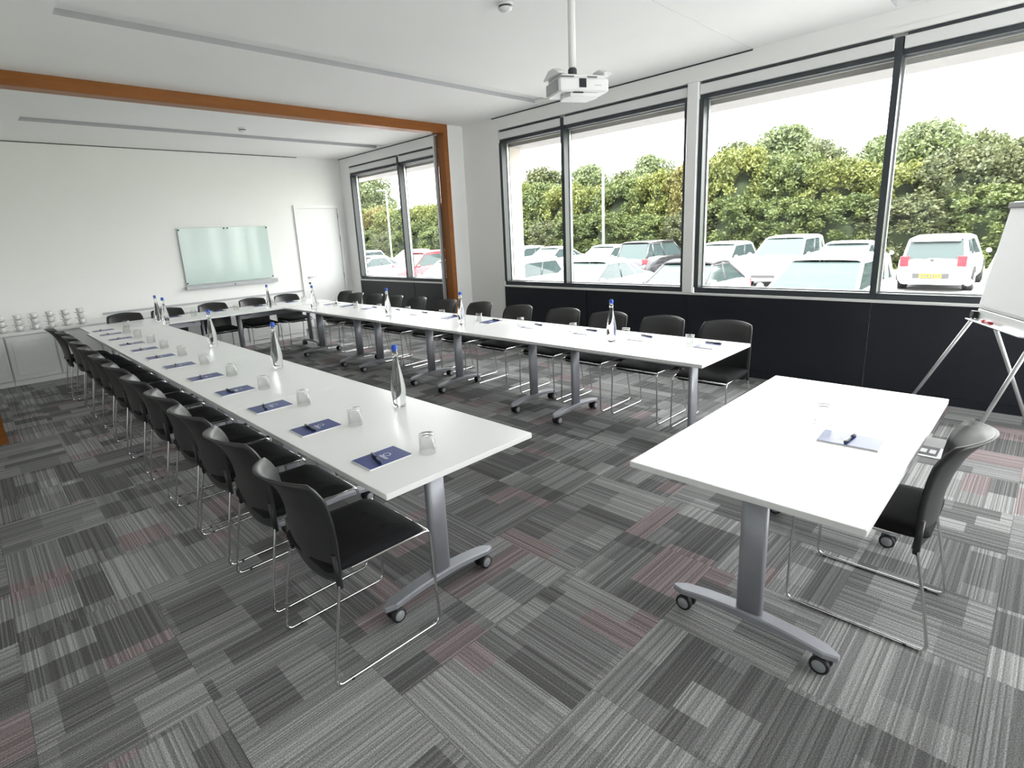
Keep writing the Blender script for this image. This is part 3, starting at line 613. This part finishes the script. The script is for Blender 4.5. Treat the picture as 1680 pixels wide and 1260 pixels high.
# ---------------------------------------------------------------- outside: ground, cars, hedge, trees
GZ = -.7
struct(MB().box(XW + .42, 26.5, -70, 130, GZ - .3, GZ).build('ground', 'asphalt'), 'asphalt car park outside')
struct(MB().box(26.5, 26.65, -70, 130, GZ - .3, GZ + .1).build('kerb', 'kerb'), 'pale kerb along the grass')
struct(MB().box(26.65, 140, -70, 130, GZ - .3, GZ + .06).build('lawn', 'grass'), 'yellow-green grass strip below the hedge')
def car(name, label, loc, rz, paint, kind='hatch', roofmat=None, plate=None, group='parked cars'):
    """local: front is +X, length along X, origin on the ground at centre"""
    t = empty(name, loc, rz); tag(t, label, 'car', group)
    L, Wd, Hh = {'hatch': (4.0, 1.74, 1.47), 'sedan': (4.5, 1.80, 1.44), 'estate': (4.45, 1.80, 1.50), 'suv': (4.4, 1.82, 1.66), 'mini': (4.1, 1.79, 1.56), 'cabrio': (4.0, 1.74, 1.42), 'coupe': (4.3, 1.80, 1.40)}[kind]
    # stations: x fraction(-1..1), hood/belt height, half width factor, roof height (None = no cabin)
    base = {'hatch': [(-1, .55, .80), (-.97, .82, .88), (-.86, .93, .96), (-.5, .95, 1), (0, .94, 1), (.30, .92, 1), (.55, .88, .99), (.80, .80, .96), (.95, .66, .88), (1, .50, .78)],
            'sedan': [(-1, .60, .80), (-.97, .90, .88), (-.84, .97, .95), (-.5, .96, 1), (0, .93, 1), (.30, .91, 1), (.55, .87, .99), (.80, .78, .95), (.95, .65, .86), (1, .50, .76)]}
    st = base['sedan' if kind in ('sedan', 'coupe') else 'hatch']; sc_ = {'suv': 1.12, 'mini': 1.08}.get(kind, 1)
    cab = {'hatch': (-.95, -.74, .06, .44), 'sedan': (-.70, -.36, .10, .46), 'estate': (-.97, -.82, .08, .44), 'suv': (-.96, -.80, .10, .44), 'mini': (-.95, -.84, .20, .46), 'cabrio': (-.74, -.42, .02, .36), 'coupe': (-.78, -.30, .08, .46)}[kind]
    hl = L / 2; hw = Wd / 2; zb = .22
    vs = []; NS = len(st)
    for fx, z, wf in st:
        w = hw * wf; z *= sc_
        vs += [(fx * hl, y, q) for y, q in ((0, zb), (w * .88, zb), (w * .985, zb + .14), (w, .5), (w * .97, z - .10), (w * .90, z - .015), (w * .55, z + .03), (0, z + .045))]
    fs = []
    for s_ in range(NS - 1): fs += [(s_ * 8 + k, s_ * 8 + k + 1, s_ * 8 + 9 + k, s_ * 8 + 8 + k) for k in range(7)]
    n8 = len(vs); vs2 = vs + [(x, -y, z) for x, y, z in vs]; fs2 = fs + [tuple(i + n8 for i in f[::-1]) for f in fs]
    for s_ in (0, NS - 1):
        ring = [s_ * 8 + k for k in range(8)] + [n8 + s_ * 8 + k for k in range(7, -1, -1)]; fs2.append(tuple(ring if s_ == 0 else ring[::-1]))
    b = MB().add(vs2, fs2, True).build('body', paint, t)
    def belt(fx): return np.interp(fx, [s[0] for s in st], [s[1] * sc_ for s in st])
    def hwid(fx): return hw * np.interp(fx, [s[0] for s in st], [s[2] for s in st])
    r0, r1, f1, f0 = cab       # rear base, rear top, front top, front base
    def topz(fx):
        return Hh - .045 * ((fx - (r1 + f1) / 2) / max(.2, (f1 - r1) / 2)) ** 2
    # roof (paint)
    m = MB(); N = 10; vs = []
    for k in range(N + 1):
        fx = r1 + (f1 - r1) * k / N; z = topz(fx); w = hwid(fx) * .74
        vs += [(fx * hl, y, z - d) for y, d in ((-w, .055), (-w * .86, .012), (-w * .4, 0), (w * .4, 0), (w * .86, .012), (w, .055))]
    fs = []
    for k in range(N): fs += [(k * 6 + j, k * 6 + 6 + j, k * 6 + 7 + j, k * 6 + 1 + j) for j in range(5)]
    o = m.add(vs, [f[::-1] for f in fs], True).build('roof', roofmat or paint, t)
    md = o.modifiers.new('s', 'SOLIDIFY'); md.thickness = .05; md.offset = -1
    # glass: windscreen, rear window, side panes; pillars
    def quad(pts, name, mt, off=0, par=t, th=.015):
        o = MB().add(pts, [(0, 1, 2, 3)]).build(name, mt, par); md = o.modifiers.new('s', 'SOLIDIFY'); md.thickness = th; md.offset = 0; return o
    def cp(fx, s, top):    # corner point of cabin at station, side s
        return (fx * hl, s * hwid(fx) * (.735 if top else .90), (topz(fx) - .05) if top else belt(fx) - .02)
    sm = roofmat if kind == 'cabrio' else paint
    ws = quad([cp(f0, 1, 0), cp(f1, 1, 1), cp(f1, -1, 1), cp(f0, -1, 0)], 'windscreen', 'car_glass')
    if kind == 'cabrio': quad([cp(r0, -1, 0), cp(r1, -1, 1), cp(r1, 1, 1), cp(r0, 1, 0)], 'rear_hood', sm)
    else: quad([cp(r0, -1, 0), cp(r1, -1, 1), cp(r1, 1, 1), cp(r0, 1, 0)], 'rear_window', 'car_glass')
    for s in (-1, 1):
        A, B_, C_, D_ = [Vector(cp(*q)) for q in ((r0, s, 0), (r1, s, 1), (f1, s, 1), (f0, s, 0))]
        quad([A, B_, C_, D_], 'side_glass', 'car_glass')
        for a_, b_ in ((A, B_), (C_, D_)): MB().tube([a_, b_], .035, 8).build('pillar', sm, t)
        mid = .45
        pb0 = A.lerp(D_, mid + .04); pb1 = B_.lerp(C_, mid); MB().tube([pb0, pb1], .03, 8).build('pillar', 'frame_dark' if kind != 'cabrio' else sm, t)
        if kind in ('estate', 'suv', 'sedan', 'mini'): MB().tube([A.lerp(D_, .2), B_.lerp(C_, .12)], .035, 8).build('pillar', sm, t)
        MB().tube([B_, C_], .028, 8).build('roof_rail', sm, t)
        mx_ = (f0 - .06) * hl; my = s * (hwid(f0) + .10); mr = MB().lathe([(.0, -.07), (.06, -.05), (.075, 0), (.06, .05), (.0, .06)], 12, (mx_, my, belt(f0) + .06), 'x').build('mirror', paint, t)
        for fx in (-.60, .60):
            wy = s * (hw - .10)
            MB().lathe([(.36, -.11), (.36, .11)], 20, (fx * hl, s * (hw - .105), .34), 'y').build('wheel_arch', 'tyre', t)
            wl = MB().lathe([(.21, -.10), (.30, -.10), (.315, -.07), (.315, .07), (.30, .10), (.21, .10)], 20, (fx * hl, s * (hw - .085), .315), 'y').build('wheel', 'tyre', t)
            MB().lathe([(.0, -.095), (.20, -.10), (.205, 0), (.20, .10), (.0, .095)], 16, (fx * hl, s * (hw - .082), .315), 'y').build('hub', 'alu', wl)
        big = kind == 'mini'
        MB().rbox(-hl * .985 - .02, -hl * .93, min(s * hw * .62, s * hw * .86), max(s * hw * .62, s * hw * .86), .68 * sc_, (.96 if big else .86) * sc_, .015).build('tail_light', 'tail_red', t)
        MB().rbox(hl * .88, hl * .965, min(s * hw * .52, s * hw * .85), max(s * hw * .52, s * hw * .85), .56 * sc_, .70 * sc_, .02).build('headlight', 'head_clear', t)
    MB().rbox(-hl - .05, -hl * .93, -hw * .84, hw * .84, .26, .58, .05).build('rear_bumper', paint, t, bevel=.02)
    MB().rbox(hl * .93, hl + .03, -hw * .80, hw * .80, .26, .52, .05).build('front_bumper', paint, t, bevel=.02)
    MB().rbox(hl * .97, hl + .035, -hw * .45, hw * .45, .32, .44, .01).build('grille', 'dark_steel', t)
    if plate:
        MB().rbox(-hl - .062, -hl - .0505, -.42, .42, .40, .55, .01).build('plate_recess', 'dark_steel', t)
        pl = MB().box(-hl - .070, -hl - .063, -.26, .26, .42, .53).build('number_plate', 'plate_yellow', t)
        m = MB()
        for k in range(7): m.box(-hl - .0715, -hl - .0702, -.22 + k * .062 + (.02 if k > 3 else 0), -.185 + k * .062 + (.02 if k > 3 else 0), .44, .51)
        m.build('plate_marks', 'dark_steel', pl)
        e_ = MB().lathe([(.0, -.008), (.05, -.006), (.05, .0)], 16, (-hl - .02, 0, .93), 'x').build('badge', 'dark_steel', t)
        MB().box(-hl - .02, -hl - .012, -.13, .13, .92, .94).build('badge_wings', 'dark_steel', t)
        MB().tube([(-hl * .95, -.05, belt(-.95) + .02), (-hl * .955, .3, belt(-.95) + .06)], .012, 6).build('wiper', 'dark_steel', t)
        MB().rbox(-hl * .90, -hl * .80, -hw * .62, hw * .62, Hh - .12, Hh - .06, .01).build('spoiler', paint, t)
    return t
A_ = PI  # facing the building
near = [((13.0, 15.6), 'hatch', 'paint_silver', None, 'silver hatchback nearest the building, half hidden by the white pier'),
        ((13.0, 12.45), 'hatch', 'paint_white', None, 'white hatchback nearest the building in the narrow pane by the pier'),
        ((13.35, 9.55), 'sedan', 'paint_white', None, 'white saloon with dark side windows left of the white post'),
        ((12.95, 6.42), 'cabrio', 'paint_white', 'soft_top', 'white convertible with closed dark soft top behind the white post'),
        ((12.95, 3.37), 'estate', 'paint_white', None, 'white estate car filling the pane right of the white post'),
        ((14.6, .25), 'hatch', 'paint_white', None, 'white car at the lower right behind the flip chart'),
        ((15.9, 21.4), 'suv', 'paint_red', None, 'red hatchback in the far bay window'),
        ((16.6, 27.0), 'sedan', 'paint_white', None, 'white car left of the red hatchback in the far bay window')]
for (x, y), kd, pt, rm, lab in near: car('parked_car', lab, (x, y, GZ), A_ + random.uniform(-.04, .04), pt, kd, rm, group='cars parked facing the building')
far = [((24.2, 22.6), 'hatch', 'paint_silver', 0, 'silver hatchback in the far row left of the dark mullion'),
       ((23.4, 19.4), 'sedan', 'paint_silver', 0, 'silver saloon in the far row below the lamp post'),
       ((23.8, 16.2), 'sedan', 'paint_white', 0, 'white saloon in the far row behind the lamp post'),
       ((22.6, 12.7), 'suv', 'paint_black', 1, 'dark off-roader in the far row seen from behind'),
       ((22.6, 9.8), 'hatch', 'paint_white', 0, 'white hatchback in the far row right of the white post'),
       ((22.3, 7.2), 'suv', 'paint_white', 0, 'white car facing us in the far row below the bushes'),
       ((22.8, 5.2), 'coupe', 'paint_silver', 1, 'silver coupe in the far row seen from behind, beside the small white hatchback'),
       ((22.3, 2.6), 'mini', 'paint_white', 1, 'small white hatchback seen from behind with red tail lights and yellow number plate'),
       ((23.5, 28.0), 'estate', 'paint_white', 0, 'white estate car at the far left end of the far row'),
       ((24.0, 33.5), 'hatch', 'paint_silver', 0, 'silver car in the far row seen through the far bay window'),
       ((24.0, 40.0), 'hatch', 'paint_white', 0, 'white hatchback at the end of the far row')]
for (x, y), kd, pt, away, lab in far: car('parked_car', lab, (x, y, GZ), (0 if away else PI) + (-.0 if kd == 'mini' else random.uniform(-.03, .03)), pt, kd, None, plate=(kd == 'mini'), group='cars in the far row')
# foliage
def blob(n, size, fn, name, m, seed):
    r = np.random.default_rng(seed); c = fn(r, n); nr = r.normal(size=(n, 3)); nr[:, 2] += .5; nr /= np.linalg.norm(nr, axis=1)[:, None]
    a = np.cross(nr, r.normal(size=(n, 3))); a /= np.linalg.norm(a, axis=1)[:, None]; b = np.cross(nr, a); s = size * r.uniform(.5, 1.2, (n, 1))
    V = np.stack([c - a * s, c - b * s * .55, c + a * s, c + b * s * .55], 1).reshape(-1, 3)
    me = bpy.data.meshes.new(name); me.from_pydata(V.tolist(), [], (np.arange(n * 4).reshape(-1, 4)).tolist()); me.materials.append(MATS[m]); me.update(); return me
def clumps(r, n, k, rad, h, cr):
    th = r.uniform(0, 2 * PI, k); rr = rad * np.sqrt(r.uniform(0, 1, k)); zz = r.uniform(.08, 1, k) * h
    keep = 1 - .5 * (zz / h) ** 4; cc = np.stack([rr * np.cos(th) * keep, rr * np.sin(th) * keep, zz], 1); q = r.integers(0, k, n)
    d = r.normal(size=(n, 3)); d /= np.linalg.norm(d, axis=1)[:, None]; return cc[q] + d * cr * r.uniform(.6, 1.08, (n, 1))
def dense(r, n, rad, h):
    # leaf clumps spread over the skin of a rounded hedge block, lumpy and close set
    k = 260; th = r.uniform(0, 2 * PI, k); v = r.uniform(0, 1, k); top = r.uniform(0, 1, k) < .3
    prof = np.where(v < .7, 1, np.sqrt(np.clip(1 - ((v - .7) / .34) ** 2, 0, 1))); rr = rad * prof * np.where(top, np.sqrt(r.uniform(0, 1, k)), 1); zz = np.where(top, h * (.80 + .2 * np.sqrt(np.clip(1 - (rr / rad) ** 2, 0, 1))), v * h * .95)
    rr = rr * r.uniform(.86, 1.10, k); cc = np.stack([rr * np.cos(th), rr * np.sin(th), zz * r.uniform(.95, 1.06, k)], 1); q = r.integers(0, k, n)
    d = r.normal(size=(n, 3)); d /= np.linalg.norm(d, axis=1)[:, None]; return cc[q] + d * .34 * r.uniform(.3, 1.05, (n, 1))
bush_me = [blob(24000, .095, lambda r, n: dense(r, n, 1.7, 4.5), 'foliage', m, 20 + i) for i, m in enumerate(('leaf_green', 'leaf_yellow', 'leaf_olive', 'leaf_rust'))]
tree_me = [blob(12000, .15, lambda r, n: clumps(r, n, 60, 2.1, 4.6, .75) + np.array([0, 0, 3.2]), 'foliage', m, 40 + i) for i, m in enumerate(('leaf_tree', 'leaf_olive'))]
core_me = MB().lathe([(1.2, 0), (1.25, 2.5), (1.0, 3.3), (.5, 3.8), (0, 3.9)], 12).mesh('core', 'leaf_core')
stem_me = MB().tube([(0, 0, 0), (.05, 0, 2.5), (0, .1, 5.5)], .2, 8, radii=[.24, .18, .08]).tube([(0.05, 0, 2.6), (.9, .3, 4.8)], .1, 6, radii=[.1, .05]).tube([(.05, 0, 3.0), (-.8, -.4, 5.2)], .1, 6, radii=[.1, .05]).mesh('trunk', 'bark')
def plant(name, label, cat, group, loc, sc, rz, parts):
    t = empty(name, loc, rz); t.scale = sc; tag(t, label, cat, group)
    for n, me in parts:
        o = bpy.data.objects.new(n, me); COL.objects.link(o); o.parent = t
    return t
hedge = empty('hedge', (30, 20, GZ)); tag(hedge, 'long mixed hedge of green and yellow bushes behind the car park', 'hedge')
def hbush(loc, sc, q):
    o = bpy.data.objects.new('bush', bush_me[q]); COL.objects.link(o); o.parent = hedge; o.location = (loc[0] - 30, loc[1] - 20, 0); o.scale = sc; o.rotation_euler = (0, 0, random.uniform(0, 6))
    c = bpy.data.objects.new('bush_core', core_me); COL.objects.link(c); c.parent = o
hy = np.arange(56, -6, -2.3); hz = np.interp(hy, [-6, 1.5, 3, 5, 6.2, 8.9, 11.2, 13.3, 16, 20.6, 25, 28, 36, 38.6, 43, 48], [4.4, 4.5, 4.6, 4.45, 4.5, 4.9, 5.7, 5.85, 5.4, 5.0, 5.1, 5.8, 4.9, 5.1, 4.9, 5.5])
for k, (y, h) in enumerate(zip(hy, hz)): hbush((30.6 + random.uniform(-.3, .3), y), (1.0, 1.0, h * random.uniform(.95, 1.04) / 4.8), (1, 1, 0, 1, 3, 1, 0)[k % 7] if y > 5 else (2, 1, 2)[k % 3])
for k, y in enumerate(np.arange(55, -6, -2.4)): hbush((29.0 + random.uniform(-.25, .15), y), (.9, 1.0, random.uniform(.60, .74)), (0, 2, 0, 0)[k % 4] if y > 5 else (0, 2)[k % 2])
trees = [(46, 76, 11.5), (40, 66, 10.8), (36, 57, 9.8), (42, 35.6, 8.1), (42, 30.5, 7.6), (50, 31.5, 7.6), (42, 24.4, 7.6), (42, 17.4, 7.6), (50, 16.8, 9.4), (42, 11.6, 6.9), (42, 6.3, 7.1), (42, 1.0, 6.3), (54, 10.6, 8.0), (54, 5.0, 7.4)]
for k, (x, y, h) in enumerate(trees):
    s = (h + .7) / 8.2
    plant('tree', 'tree showing above the hedge, %s from the far end' % (ORD + ['fourteenth'])[k], 'tree', 'trees beyond the hedge', (x, y, GZ), (s * .9, s * 1.0, s * .92), random.uniform(0, 6), [('foliage', tree_me[k % 2]), ('trunk', stem_me)])
for (x, y, h), lab in (((26.2, 18.0, 6.1), 'pale lamp post rising above the hedge left of the white post'), ((26.15, 38.9, 6.2), 'pale lamp post seen through the far bay window')):
    t = empty('lamp_post', (x, y, GZ)); tag(t, lab, 'lamp post', 'lamp posts in the car park')
    MB().tube([(0, 0, 0), (0, 0, h)], .06, 10, radii=[.08, .05]).build('pole', 'lamp_post', t); MB().tube([(0, 0, h - .03), (0, .9, h + .03)], .035, 8).build('arm', 'lamp_post', t)
    MB().rbox(-.1, .1, .7, 1.2, h + .0, h + .1, .02).build('lamp_head', 'grey_plastic', t)
